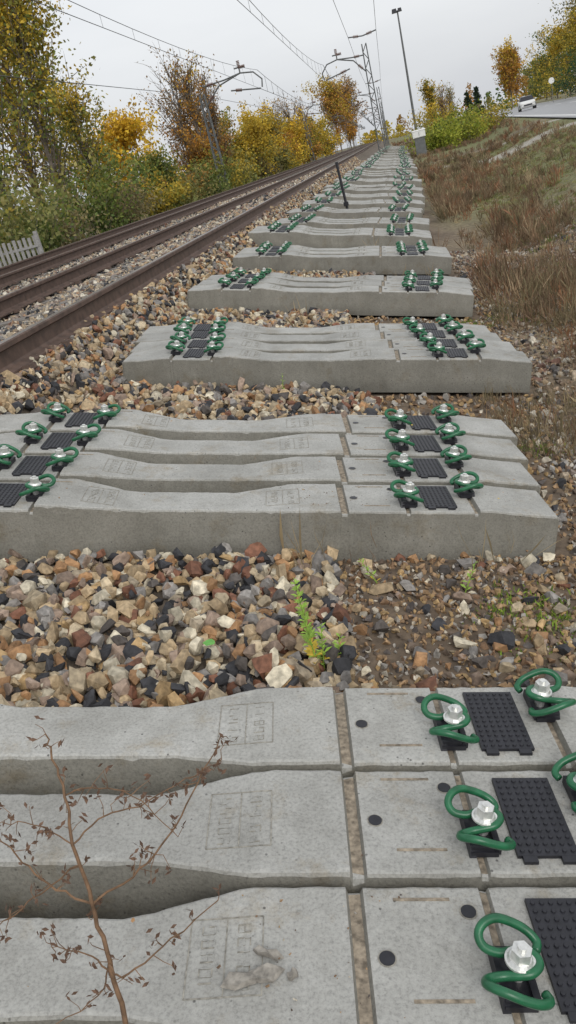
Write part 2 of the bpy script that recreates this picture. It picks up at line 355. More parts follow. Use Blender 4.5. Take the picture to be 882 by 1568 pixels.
def stones(pos,size,HH,flat=.72,pal=PAL,pw=PW,grey=0.0):
    out=[]; n=len(pos); vi=rng.integers(0,len(HH),n)
    for j,(hv,hf) in enumerate(HH):
        m_=vi==j; p=pos[m_]; k=len(p)
        if not k: continue
        sc=size[m_][:,None]*rng.uniform(.6,1.3,(k,3)); sc[:,2]*=flat; v=hv[None]*sc[:,None,:]
        q=rng.normal(size=(k,4)); q/=np.linalg.norm(q,axis=1)[:,None]; a,b,c_,d_=q.T
        R=np.stack([1-2*(c_*c_+d_*d_),2*(b*c_-a*d_),2*(b*d_+a*c_),2*(b*c_+a*d_),1-2*(b*b+d_*d_),2*(c_*d_-a*b),2*(b*d_-a*c_),2*(c_*d_+a*b),1-2*(b*b+c_*c_)],1).reshape(k,3,3)
        v=np.einsum('nij,nkj->nki',R,v)+p[:,None,:]
        col=pal[rng.choice(len(pal),k,p=pw)]*rng.uniform(.65,1.2,(k,1)); g=col.mean(1,keepdims=True); col=col*(1-grey)+g*grey
        m=len(hv); out.append((v.reshape(-1,3),(hf[None]+(np.arange(k)*m)[:,None,None]).reshape(-1,3),np.repeat(col,m,0)))
    return out
def scatter(x0,x1,y0,y1,dens,r0,r1,HH,mask=None,sink=.2,zj=.0,**k):
    n=int((x1-x0)*(y1-y0)*dens); x=rng.uniform(x0,x1,n);y=rng.uniform(y0,y1,n)
    m=~in_group(x,y,-.01)
    if mask is not None: m&=mask(x,y)
    x=x[m];y=y[m]; r=rng.uniform(r0,r1,len(x))*rng.choice([1,1,1,.6,1.25],len(x))
    z=ground(x,y)+r*(.5-sink)+rng.uniform(0,1,len(x))**2*zj
    return stones(np.stack([x,y,z],1),r,HH,**k)
def merge(name,parts,mat):
    Vs=[];Fs=[];Cs=[];b=0
    for v,fa,c_ in [q for p in parts for q in p]: Vs.append(v);Fs.append(fa+b);Cs.append(c_);b+=len(v)
    return link(D.objects.new(name,np_mesh(name,np.concatenate(Vs),np.concatenate(Fs),np.concatenate(Cs),[mat])))
M_st=attr_mat('stone',.8,55,.45,.5,.006)
edge=lambda x,y: x< -.42+(vn(x,y,.5,8)-.5)*.45
P=[scatter(-2.5,-.2,-.3,7.5,1700,.019,.036,HV,edge,zj=.055),
   scatter(-2.35,-.2,7.5,22,950,.022,.040,HL,lambda x,y:x<-.4,zj=.04),
   scatter(-2.35,-1.2,22,60,280,.03,.05,HL,zj=.03),
   scatter(-9.4,-2.2,1.5,16,420,.024,.040,HL,zj=.015,grey=.25),
   scatter(-9.4,-2.2,16,45,130,.035,.055,HL,zj=.015,grey=.25)]
merge('ballast_gravel',P,M_st)
PAL2=np.array([(.34,.22,.12),(.42,.28,.13),(.23,.14,.08),(.36,.33,.29),(.15,.11,.08),(.54,.48,.38),(.12,.10,.09)]);PW2=np.array([.24,.16,.19,.13,.12,.09,.07])
P=[scatter(-.75,1.3,-.2,3.4,2800,.006,.016,HL,lambda x,y:~edge(x,y)|(rng.random(len(x))<.1),sink=.1,pal=PAL2,pw=PW2),
   scatter(-.75,1.5,-.2,3.4,170,.016,.034,HV,lambda x,y:~edge(x,y),sink=.1),
   scatter(.5,2.8,3.4,12,1000,.008,.02,HL,sink=.1,pal=PAL2,pw=PW2,grey=.3),
   scatter(.5,2.8,3.4,12,50,.02,.035,HV,sink=.1,grey=.3),
   scatter(-.7,.7,3.4,9,700,.010,.024,HL,sink=.1,pal=PAL2,pw=PW2)]
merge('fine_gravel',P,M_st)
pts=[]
for g in G[:2]:
    for q in range(170):
        X_=random.choice([1.77+random.gauss(0,.05),1.62+random.gauss(0,.06),random.uniform(.4,2.5)]); k=random.randint(g[6],g[7]); v=k*.305+random.uniform(-.12,.12)
        if 2.03<X_<2.26: continue
        lx=X_-1.3; Zl=topz(X_)+.001; wx=lx*math.cos(g[4])-Zl*math.sin(g[4])+k*g[5]; wz=lx*math.sin(g[4])+Zl*math.cos(g[4])
        if 1.0<X_<1.4 and abs(v-k*.305)>.08: continue
        pts.append((g[0]+1.3+wx*math.cos(g[3])-v*math.sin(g[3]),g[1]+.15+wx*math.sin(g[3])+v*math.cos(g[3]),g[2]+wz))
pts=np.array(pts); merge('grit',[stones(pts,rng.uniform(.0012,.0038,len(pts)),HL,pal=PAL2,pw=PW2)],M_st)

# ------------------------------------------------------------ existing tracks
M_rust=simple('rusty_steel',(.095,.06,.045),.7,0,.35,14,.2); M_head=simple('rail_head_steel',(.22,.19,.17),.36,.6,.2,8)
prof=[(-.075,0),(.075,0),(.075,.012),(.02,.03),(.009,.045),(.009,.125),(.036,.137),(.036,.164),(.028,.172),(-.028,.172),(-.036,.164),(-.036,.137),(-.009,.125),(-.009,.045),(-.02,.03),(-.075,.012)]
yy=[-12,10,40,120,500]
for rx in (-2.35,-4.09,-6.35,-8.09):
    mb=MB();n=len(prof)
    mb.V=[(rx+p[0],q,-.712+p[1]) for q in yy for p in prof]
    for i_ in range(len(yy)-1):
        for k in range(n):
            mb.F.append((i_*n+k,(i_)*n+(k+1)%n,(i_+1)*n+(k+1)%n,(i_+1)*n+k)); mb.M.append(1 if k==8 else 0)
    mb.obj('rail',[M_rust,M_head])
mb=MB()
for tcx in (-3.22,-7.22):
    for k in range(140):
        y_=-1+k*.6
        mb.box((tcx,y_,-.80),(2.02,.27,.12),0,taper=.97)
        for rx in (-.87,.87):
            for q in (-1,1):
                mb.box((tcx+rx+q*.10,y_,-.712),(.06,.10,.03),1,taper=.8)
mb.obj('track_sleepers',[simple('old_concrete',(.18,.16,.14),.9,0,.3,10),M_rust])

# ------------------------------------------------------------ trees
M_leaf=attr_mat('leaves',.75,.8,.25,0,0,.4); M_bark=simple('bark',(.16,.135,.11),.9,0,.4,6,.3)
def tree(name,x,y_,H,W,kind,pal,nleaf,leaf,seed,low=.05):
    r=np.random.default_rng(seed); z0=float(ground(x,y_))-.1; mb=MB(); tips=[]
    def wig(p,dv,L,n=4,j=.12):
        pts=[np.array(p,float)];dv=np.array(dv,float);dv/=np.linalg.norm(dv)
        for i_ in range(n):
            dv=dv+r.normal(size=3)*j; dv/=np.linalg.norm(dv); pts.append(pts[-1]+dv*L/n)
        return pts
    R0=max(.05,H*.014)
    if kind!='shrub':
        T=wig((x,y_,z0),(0,0,1),H*.93,7,.035); mb.tube(T,[R0*(1-.9*i_/7) for i_ in range(8)],6)
        hh=np.linspace(0,1,8)
        at=lambda t:np.array([np.interp(t,hh,[q[k] for q in T]) for k in range(3)])
    nb={'poplar':46,'round':34,'shrub':20,'bare':60,'conifer':50}[kind]
    for i_ in range(nb):
        a=r.uniform(0,6.283)
        if kind in('poplar','bare'):
            t=r.uniform(low+.04,.93); p=at(t); sp=.30+.12*r.random(); pr=math.sin(math.pi*min(1,(t*.8+.17)))**.7
            L=W*.5/sp*pr*r.uniform(.6,1.1); dv=(math.cos(a)*sp,math.sin(a)*sp,1)
        elif kind=='round':
            t=r.uniform(.16,.85); p=at(t); el=r.uniform(-.15,1.1)*(.3+t); pr=math.sin(math.pi*min(1,t*.75+.2))**.6
            L=W*.5*pr*r.uniform(.7,1.12)*math.sqrt(1+el*el*.6); dv=(math.cos(a),math.sin(a),el)
        elif kind=='conifer':
            t=r.uniform(.06,.98); p=at(t); L=W*.5*(1.02-t)*r.uniform(.8,1.1); dv=(math.cos(a),math.sin(a),-.15)
        else:
            p=np.array((x+r.normal()*W*.12,y_+r.normal()*W*.12,z0)); sp=r.uniform(.1,1.0); L=H*r.uniform(.6,1.0); dv=(math.cos(a)*sp*W/H,math.sin(a)*sp*W/H,1)
        Bp=wig(p,dv,L,4,.10); mb.tube(Bp,[R0*.34,R0*.27,R0*.2,R0*.12,R0*.05],4)
        for k in range(5):
            j=r.integers(1,5); q=Bp[j]; tips.append(q+r.normal(size=3)*W*.05)
            dd=(Bp[-1]-Bp[0])/L+r.normal(size=3)*(.35 if kind!='conifer' else .2)
            Sb=wig(q,dd,L*r.uniform(.2,.42),2,.15); mb.tube(Sb,[R0*.13,R0*.08,R0*.03],3); tips.append(Sb[-1]); tips.append(Sb[1])
    tips=np.array(tips); nt_=len(tips)
    tips=tips[r.random(nt_)<.8]; nt_=len(tips)
    wt=r.random(nt_)**1.5+.15; 
    if kind=='bare': wt*=np.clip(1.5-(tips[:,2]-z0)/H*1.7,.12,1)
    wt/=wt.sum()
    ci=r.choice(nt_,nleaf,p=wt); sg={'poplar':.085,'round':.075,'shrub':.09,'bare':.07,'conifer':.05}[kind]*W
    P=tips[ci]+r.normal(size=(nleaf,3))*sg*np.array([1,1,.9])
    P[:,2]=np.maximum(P[:,2],z0+.1)
    pal=np.array(pal); h=(P[:,2]-z0)/H
    cj=r.random(nt_)[ci]; idx=np.clip(((cj*.6+h*.45-.03+r.normal(size=nleaf)*.08)*len(pal)).astype(int),0,len(pal)-1)
    col=pal[idx]*(r.uniform(.65,1.25,nt_)[ci])[:,None]*r.uniform(.75,1.25,(nleaf,1))
    A=r.normal(size=(nleaf,3));A/=np.linalg.norm(A,axis=1)[:,None]; B=np.cross(A,r.normal(size=(nleaf,3)));B/=np.linalg.norm(B,axis=1)[:,None]
    l=leaf*r.uniform(.6,1.3,(nleaf,1)); Q=np.stack([P-A*l*.5,P+B*l*.32,P+A*l*.5,P-B*l*.32],1).reshape(-1,3)
    nv=len(mb.V); bv=np.array([tuple(v) for v in mb.V]); 
    Fq=np.array([fc for fc in mb.F if len(fc)==4]); Fl=np.arange(nleaf*4).reshape(-1,4)+nv
    cols=np.concatenate([np.full((nv,3),.1),np.repeat(col,4,0)])
    me=np_mesh(name,np.concatenate([bv,Q]),[Fq,Fl],cols,[M_bark,M_leaf],np.concatenate([np.zeros(len(Fq)),np.ones(nleaf)]))
    return link(D.objects.new(name,me))
GR=[(.09,.14,.03),(.13,.18,.04),(.19,.23,.05),(.30,.29,.06)]
GY_=[(.14,.17,.04),(.32,.29,.05),(.52,.40,.055),(.62,.43,.055)]
YE=[(.58,.41,.045),(.78,.54,.05),(.85,.60,.06),(.70,.44,.05)]
OR=[(.42,.24,.055),(.56,.31,.055),(.62,.30,.055),(.36,.21,.06)]
RB=[(.30,.20,.10),(.41,.24,.09),(.29,.22,.12),(.45,.28,.10)]
DG=[(.022,.042,.022),(.03,.055,.025),(.04,.065,.03)]
OL=[(.17,.19,.06),(.25,.25,.08),(.34,.30,.10)]
T=[('poplar_tree',-18.7,48,13.5,5.0,'poplar',GR+GY_[1:]+YE[:1],9000,.24),('poplar_tree',-19.3,42,13.5,4.8,'poplar',GR+GY_[2:]+YE[:1],9000,.24),
 ('poplar_tree',-22,52,15.5,4.8,'poplar',GY_+OR[:2]+YE[:2],5500,.24),
 ('poplar_tree',-15.5,45,7.3,2.2,'poplar',GR+GY_[2:],5000,.18),('poplar_tree',-24,62,9.5,3.4,'bare',RB,2400,.2),
 ('yellow_maple_tree',-17.2,60,7.8,4.6,'round',YE,7000,.24),('yellow_maple_tree',-20,61,7.0,4.0,'round',YE,5500,.24),
 ('walnut_tree',-13.7,50,3.9,2.8,'round',GR,3200,.18),
 ('bare_poplar_tree',-16,70,10.8,3.0,'bare',OR+RB,3400,.2),('bare_poplar_tree',-14.6,70,10.6,2.8,'bare',OR+YE[:1],5000,.21),('bare_poplar_tree',-13.6,72,9.8,2.6,'bare',OR+RB,3200,.2),
 ('bare_poplar_tree',-16.5,80,10,3,'bare',RB+OR,3000,.22),
 ('ash_tree',-15.4,84,7.2,4.8,'round',OL+GY_,5000,.26),('ash_tree',-13.4,86,6.8,4.4,'round',GY_+YE[:2],5000,.26),('ash_tree',-12.2,92,6.6,4.2,'round',OL+YE[:2],4600,.26),
 ('ash_tree',-14.5,100,7.7,4.8,'round',GY_+YE,4400,.29),('ash_tree',-12.6,104,6.4,4.4,'round',YE+OR,4200,.29),('ash_tree',-12.0,112,6.6,4.4,'round',GY_+YE,4200,.3),
 ('bare_poplar_tree',-14,122,9.2,3.2,'bare',RB,1500,.25),('bare_poplar_tree',-12.4,124,8.8,3,'bare',RB,1500,.25),('bare_poplar_tree',-11.8,135,9.2,3,'bare',RB+OR,1700,.25),
 ('ash_tree',-11.6,126,6,4.4,'round',OR+GY_,3600,.32),('ash_tree',-11.8,145,7.2,5,'round',GY_+YE[:2],3600,.35),('ash_tree',-11.6,165,8,5.4,'round',YE+GY_,3600,.38),
 ('poplar_tree',-14.5,285,18.5,8,'poplar',OR+GY_[2:],5500,.6),('poplar_tree',-11.5,292,17.5,7.5,'poplar',OR+YE[:2],5500,.6),('poplar_tree',-12,330,21,8,'poplar',OR+RB,4500,.65),
 ('poplar_tree',8.4,150,7.8,2.6,'poplar',YE+GY_,3000,.32),('bare_poplar_tree',10.5,160,7.5,2.4,'bare',RB,1200,.28),('bare_poplar_tree',12.5,165,7.2,2.4,'bare',RB+GY_,1200,.28),
 ('conifer_tree',22.6,240,8.2,3.8,'conifer',DG,2400,.45),('conifer_tree',27.5,262,9,4,'conifer',DG,2400,.45),
 ('orange_poplar_tree',36.8,262,14.5,5.4,'poplar',OR+YE[:2],5200,.55),('orange_poplar_tree',39.5,270,13.5,4.8,'poplar',OR,4000,.55),
 ('oak_tree',31,165,10.8,7.2,'round',GY_+GR[:3],5600,.36),('oak_tree',28.2,140,10.8,6.6,'round',GY_+YE[:1],5600,.34),('oak_tree',25.8,118,10.6,6.4,'round',GY_,6000,.30),('oak_tree',28,122,12.5,6.4,'poplar',GY_+OL,6000,.30),
 ('laurel_bush',21.2,98,4.2,3.8,'shrub',[(.02,.07,.025),(.035,.10,.035)],3400,.19),
 ('oak_tree',34.5,190,10,8,'round',OL+GY_,4600,.4),('oak_tree',38,215,9.5,8,'round',GR,3600,.44)]
for i_,t in enumerate(T): tree(*t,seed=100+i_)
for i_ in range(28):
    y_=24+i_*3.3+random.uniform(-1,1); xx=-12.6-random.uniform(0,2.2)
    tree('hedge_shrub',xx,y_,random.uniform(2.2,3.6)*(1 if y_<75 else .85),random.uniform(2.6,4),'shrub',random.choice([GR,GR+GY_[:2],GY_,OL,OL+OR[:1],[(.28,.24,.13),(.36,.29,.13),(.2,.19,.09)]]),3300,.14+.0012*y_,300+i_)
for (a,b_,h,w_,pl,s_) in [(3.5,62,2.3,3.4,[(.30,.37,.04),(.43,.45,.06),(.2,.25,.04)],1),(5.8,66,2.6,4,[(.32,.37,.05),(.47,.46,.06),(.2,.25,.04)],2),(7.6,72,2.3,3.6,GY_,3),(4.5,80,3.2,4,GY_,4)]:
    tree('yellow_green_bush',a,b_,h,w_,'shrub',pl,3400,.17,500+s_)

n=26000; cl=rng.integers(0,170,n); cx=rng.uniform(-260,330,170); cy=rng.uniform(340,430,170); ch=rng.uniform(4,13,170)
t=rng.random(n); P=np.stack([cx[cl]+rng.normal(size=n)*2.6*(1.1-t),cy[cl]+rng.normal(size=n)*3,-1.3+t*ch[cl]],1)
A=rng.normal(size=(n,3));A/=np.linalg.norm(A,axis=1)[:,None];B=np.cross(A,rng.normal(size=(n,3)));B/=np.linalg.norm(B,axis=1)[:,None]
Q=np.stack([P-A*.6,P+B*.45,P+A*.6,P-B*.45],1).reshape(-1,3); pl=np.array(GR+GY_+OR+RB+OL)
cc=pl[rng.integers(0,len(pl),170)][cl]*rng.uniform(.7,1.2,(n,1))
link(D.objects.new('distant_trees',np_mesh('distant_trees',Q,np.arange(4*n).reshape(-1,4),np.repeat(cc,4,0),[M_leaf])))

# ------------------------------------------------------------ dry weeds / grass
M_weed=attr_mat('dry_weeds',.9,3,.3,0,0,.3)
def tufts(name,x,y_,h,nb,wd,pal,spread=.5,bushy=.5,seed=1):
    r=np.random.default_rng(seed); n=len(x); z=ground(x,y_)-.01
    N_=n*nb; ti=np.repeat(np.arange(n),nb)
    a=r.uniform(0,6.283,N_); hh=h[ti]; sp=np.abs(r.normal(size=N_))*spread
    lean=np.stack([r.normal(size=n)*.15,r.normal(size=n)*.15],1)[ti]
    st=r.random(N_)*bushy*hh; L=hh*r.uniform(.35,1,N_)*(1-bushy*.5)
    bx=x[ti]+r.normal(size=N_)*.03*(1+hh)+lean[:,0]*st+np.cos(a)*st*sp*.5; by=y_[ti]+r.normal(size=N_)*.03*(1+hh)+lean[:,1]*st+np.sin(a)*st*sp*.5; bz=z[ti]+st
    dx=np.cos(a)*sp+lean[:,0];dy=np.sin(a)*sp+lean[:,1];nn=np.sqrt(dx*dx+dy*dy+1)
    tip=np.stack([bx+dx/nn*L,by+dy/nn*L,bz+L/nn],1); b0=np.stack([bx,by,bz],1)
    sa=r.uniform(0,6.283,N_); sv=np.stack([np.cos(sa),np.sin(sa),r.normal(size=N_)*.3],1)*wd[ti][:,None]*.5
    mid=(b0+tip)/2+np.stack([r.normal(size=N_),r.normal(size=N_),r.normal(size=N_)*.3],1)*L[:,None]*.06
    Q=np.stack([b0-sv*.7,b0+sv*.7,mid+sv,tip,mid-sv],1).reshape(-1,3)
    pal=np.array(pal); tc_=pal[r.integers(0,len(pal),n)]*r.uniform(.7,1.25,(n,1)); col=tc_[ti]*r.uniform(.7,1.3,(N_,1))
    me=np_mesh(name,Q,np.arange(N_*5).reshape(-1,5),np.repeat(col,5,0),[M_weed]); return link(D.objects.new(name,me))
BR=[(.25,.165,.10),(.32,.215,.13),(.22,.15,.095),(.36,.27,.165),(.31,.16,.085),(.20,.165,.09),(.27,.22,.12)]
STW=[(.46,.37,.22),(.40,.31,.18),(.32,.25,.15)]
def region(n,x0,x1,y0,y1,keep=None,pth=1.3):
    x=rng.uniform(x0,x1,n);y_=rng.uniform(y0,y1,n);m=~in_group(x,y_,.05)&(x<road_edge(y_)-.9)
    m&=pathd(x,y_)>pth
    if keep is not None: m&=keep(x,y_)
    return x[m],y_[m]
clump=lambda sc,th,sd:(lambda x,y_: vn(x,y_,sc,sd)+rng.random(len(x))*.25>th)
x,y_=region(900,.95,3.4,4.8,11,clump(.6,.66,11)); tufts('dry_weeds',x,y_,rng.uniform(.08,.28,len(x)),26,np.full(len(x),.004),BR+STW[:1],.6,.6,1)
x=.68+np.abs(rng.normal(size=2600))*1.0; y_=rng.uniform(6,40,2600); m=~in_group(x,y_,.02)&(pathd(x,y_)>.9)&(vn(x,y_,1.1,21)+rng.random(2600)*.3>.72); x=x[m];y_=y_[m]
x=x+np.clip((y_-11)*.018,0,1); tufts('dry_weeds',x,y_,rng.uniform(.12,.42,len(x)),28,.0035+.0005*y_,BR,.6,.6,22)
x,y_=region(1900,.8,9,11,28,clump(1.2,.72,12)); tufts('dry_weeds',x,y_,rng.uniform(.10,.36,len(x)),28,np.full(len(x),.009),BR+STW[:1],.6,.6,2)
x,y_=region(2400,.9,14,28,75,clump(2.0,.6,13)); tufts('dry_weeds',x,y_,rng.uniform(.15,.42,len(x)),28,np.full(len(x),.022),BR,.6,.6,3)
x,y_=region(1600,1,22,75,220,clump(5,.45,14)); tufts('dry_weeds',x,y_,rng.uniform(.2,.42,len(x)),16,np.full(len(x),.08),BR,.6,.6,4)
x,y_=region(900,.8,2.6,2.6,8,clump(.45,.62,15)); tufts('dry_grass',x,y_,rng.uniform(.04,.14,len(x)),22,np.full(len(x),.003),STW+[(.19,.21,.07)],.8,.1,5)
x,y_=region(7500,.9,12,8,45,clump(.8,.35,33),.7); tufts('dry_grass',x,y_,rng.uniform(.04,.13,len(x)),16,np.full(len(x),.009),STW+BR,.9,.1,10)
x,y_=region(9000,1.6,12,5.5,45,clump(2.2,.55,16)); tufts('green_grass',x,y_,rng.uniform(.04,.12,len(x)),16,np.full(len(x),.010),[(.19,.22,.065),(.26,.27,.09),(.32,.30,.13)],.8,.1,6)
x,y_=region(150,.3,.95,3.9,5.0,None); tufts('dry_grass',x,y_,rng.uniform(.06,.24,len(x)),16,np.full(len(x),.0028),STW+BR[4:],.5,.2,7)
px_=[];py_=[]
for k in range(34):
    cx_=random.uniform(.0,2.0); cy_=random.choice([random.uniform(1.7,3.0),random.uniform(3.5,7.5)]); r0=random.uniform(.03,.11); m_=int(r0*420)
    px_+= [cx_+random.gauss(0,r0) for _ in range(m_)]; py_+=[cy_+random.gauss(0,r0) for _ in range(m_)]
x=np.array(px_);y_=np.array(py_); m=~in_group(x,y_,.02); x=x[m];y_=y_[m]
tufts('moss_patch',x,y_,rng.uniform(.025,.045,len(x)),16,np.full(len(x),.006),[(.17,.27,.03),(.25,.34,.05)],1.3,.2,8)
n=5000;x=-9.6-rng.random(n)*5;y_=rng.uniform(12,110,n); tufts('verge_grass',x,y_,rng.uniform(.15,.5,n),14,.012+.0005*y_,[(.18,.19,.06),(.27,.24,.11),(.34,.28,.14),(.12,.15,.04)],.5,.3,9)
x=np.array([-.55,-.3,.1,.3,-.9,.55,-.1,.2,.45,-.4,.0,-.7]);y_=np.array([2.6,2.58,2.55,4.1,6.6,6.7,9.2,9.1,11.4,11.3,13.5,15.6]); tufts('dead_stalks',x,y_,rng.uniform(.2,.42,len(x)),16,.002+.0004*y_,STW+BR[:2]+[(.25,.28,.1)],.7,.5,31)

# ------------------------------------------------------------ catenary
M_galv=simple('galvanised_steel',(.13,.135,.135),.6,.2,.2,5); M_ins=simple('insulator_ceramic',(.14,.07,.05),.4); M_wire=simple('wire',(.06,.06,.06),.6)
def mast(x,y_,h,arm,zb=None):
    z0=float(ground(x,y_))-.1 if zb is None else zb; mb=MB(); w0,w1=.27,.17
    mb.box((x,y_,z0+.25),(.8,.8,.6),2)
    for a in (-1,1):
        for b in (-1,1): mb.tube([(x+a*w0,y_+b*w0,z0+.4),(x+a*w1,y_+b*w1,z0+h)],.045,4)
    nseg=14
    for i_ in range(nseg):
        t0=i_/nseg;t1=(i_+1)/nseg; q0=w0+(w1-w0)*t0;q1=w0+(w1-w0)*t1; za=z0+.4+(h-.4)*t0;zc=z0+.4+(h-.4)*t1; sg=1 if i_%2 else -1
        for b in (-1,1):
            mb.tube([(x-sg*q0,y_+b*q0,za),(x+sg*q1,y_+b*q1,zc)],.024,4); mb.tube([(x+b*q0,y_-sg*q0,za),(x+b*q1,y_+sg*q1,zc)],.024,4)
    for pts in arm: mb.tube(pts,.055,6)
    for pts in arm:
        a=Vector(pts[0]);b=Vector(pts[1]);dv=(b-a).normalized()
        for k in range(5): mb.tube([a+dv*(.35+k*.09),a+dv*(.40+k*.09)],.11,8,1)
    return mb.obj('catenary_mast',[M_galv,M_ins,M_con])
def armset(x,y_,tx,zt):
    q=1 if tx>x else -1
    xa=tx-q*1.2
    return [[(x+q*.2,y_,zt-1.4),(x+(xa-x)*.45,y_,zt-.4),(xa,y_,zt),(tx-q*.3,y_,zt-.15),(tx+q*.2,y_,zt-.7),(tx+q*.1,y_,zt-1.2)],[(x+q*.2,y_,zt-.2),(xa-q*1.2,y_,zt-.15),(xa,y_,zt)],[(xa-q*.9,y_,zt-.9),(tx,y_,zt-1.25)],[(xa,y_,zt),(xa,y_,zt+.35)],[(xa-.35,y_,zt+.35),(xa+.35,y_,zt+.35)]]
for k in range(6):
    y_=75+k*62; mast(-.45 if k==0 else .1,y_,8.7,armset(-.45,y_,-4.0,6.6)+[[(-.45,y_,7.75),(-1.6,y_,7.9)],[(-.45,y_,7.75),(.7,y_,7.9)]])
    y_=62+k*62; mast(-12 if k==0 else -10.6,y_,7.0,armset(-12 if k==0 else -10.6,y_,-7.8,6.3))
mb=MB()
def wires(tx,ysup,zm,zc):
    for a,b in zip(ysup[:-1],ysup[1:]):
        nn=18; P=[];
        for i_ in range(nn+1):
            t=i_/nn; sag=1-4*t*(1-t); P.append((tx,a+(b-a)*t,zc+.35+(zm-zc-.35)*sag))
        mb.tube(P,.012+.00010*max(a,0),4); Q=[(tx,p[1],zc) for p in P]; mb.tube(Q,.012+.00010*max(a,0),4)
        for i_ in range(1,nn,1): mb.tube([P[i_],Q[i_]],.006+.0001*max(a,0),3)
wires(-4.0,[-49,13,75,137,199,261,323,385],6.5,5.2); wires(-7.8,[-62,0,62,124,186,248,310,372],6.2,5.0)
for (xx,zz) in [(-1.6,7.9),(.7,7.9)]:
    mb.tube([(xx,-20,zz-.3),(xx,20,zz-.5),(xx,75,zz),(xx,106,zz-.5),(xx,137,zz),(xx,200,zz),(xx,380,zz)],.015,4)
mb.tube([(-12,-10,5.2),(-12,25,4.7),(-12,62,5.6),(-11,124,5.6),(-10.6,300,5.6)],.015,4)
mb.obj('overhead_wires',[M_wire])

mb=MB(); lx,ly=3.1,90; z0=-1.9
mb.tube([(lx,ly,z0),(lx,ly,z0+6),(lx,ly,10.5)],[.14,.11,.07],8); mb.box((lx,ly,z0+.3),(.6,.6,.5),0)
mb.tube([(lx-.3,ly,10.5),(lx+.3,ly,10.52)],.05,6); mb.box((lx-.30,ly,10.55),(.5,.4,.35),1,taper=.8); mb.box((lx+.22,ly,10.55),(.4,.35,.3),1,taper=.8)
mb.obj('street_lamp',[M_galv,M_blk])

mb=MB(); mb.tube([(-1.02,17.8,-1.3),(-1.06,17.8,-.25)],.028,8); mb.cyl((-1.06,17.8,-.25),.034,.03,8); mb.box((-1.03,17.8,-1.05),(.10,.10,.08),0); mb.obj('marker_post',[M_blk])
M_white=simple('white_enamel',(.72,.72,.70),.5,0,.06,3)
def cabinet(x,y_,z,sx,sy,sz):
    mb=MB(); mb.box((x,y_,z+sz/2),(sx,sy,sz),0); mb.box((x,y_,z+sz+.03),(sx*1.12,sy*1.15,.07),0,taper=.9); mb.box((x,y_-sy/2-.01,z+sz*.5),(sx*.85,.02,sz*.85),0); mb.box((x,y_-sy/2-.025,z+sz*.5),(.03,.02,.2),1); mb.box((x,y_,z-.6),(sx*.8,sy*.8,1.2),1); mb.obj('electrical_cabinet',[M_white,M_galv])
cabinet(2.2,60,-.55,.85,.5,.42); cabinet(-15,108,-1.4,2.3,1.2,1.4)
# slat fence at the left, in front of the shrubs
mb=MB()
for k in range(12):
    xx=-12.2+k*.155; mb.box((xx,23.4+k*.02,-.68),(.09,.035,.98+.07*(k%2)),0)
mb.box((-11.35,23.55,-.45),(1.9,.04,.07),0); mb.box((-11.35,23.55,-.95),(1.9,.04,.07),0)
for xx in (-12.3,-10.4): mb.box((xx,23.6,-.7),(.11,.11,1.3),0,taper=.9)
mb.obj('slat_fence',[simple('weathered_concrete',(.30,.29,.28),.9)])
mb=MB(); mb.tube([(20.5,112,-1.3),(20.5,112,1.3)],.04,6)
vs=[(20.5+.34*math.cos(2*math.pi*k/20),111.95,1.4+.34*math.sin(2*math.pi*k/20)) for k in range(20)]; vs+=[(v[0],111.91,v[2]) for v in vs]
mb.add(vs,[tuple(range(20)),tuple(range(39,19,-1))]+[(k,(k+1)%20,20+(k+1)%20,20+k) for k in range(20)],1); mb.obj('traffic_sign',[M_galv,M_white])
mb=MB(); 
for k in range(26):
    yy_=120+k*4; xx=float(road_edge(yy_))-.5; mb.box((xx,yy_,-.85),(.1,.06,.6),0)
    y2=yy_+4; x2=float(road_edge(y2))-.5; mb.add([(xx,yy_,-.50),(x2,y2,-.50),(x2,y2,-.75),(xx,yy_,-.75),(xx+.05,yy_,-.50),(x2+.05,y2,-.50),(x2+.05,y2,-.75),(xx+.05,yy_,-.75)],[(0,1,2,3),(4,5,6,7),(0,1,5,4),(3,2,6,7)],0)
mb.obj('guard_rail',[M_galv])

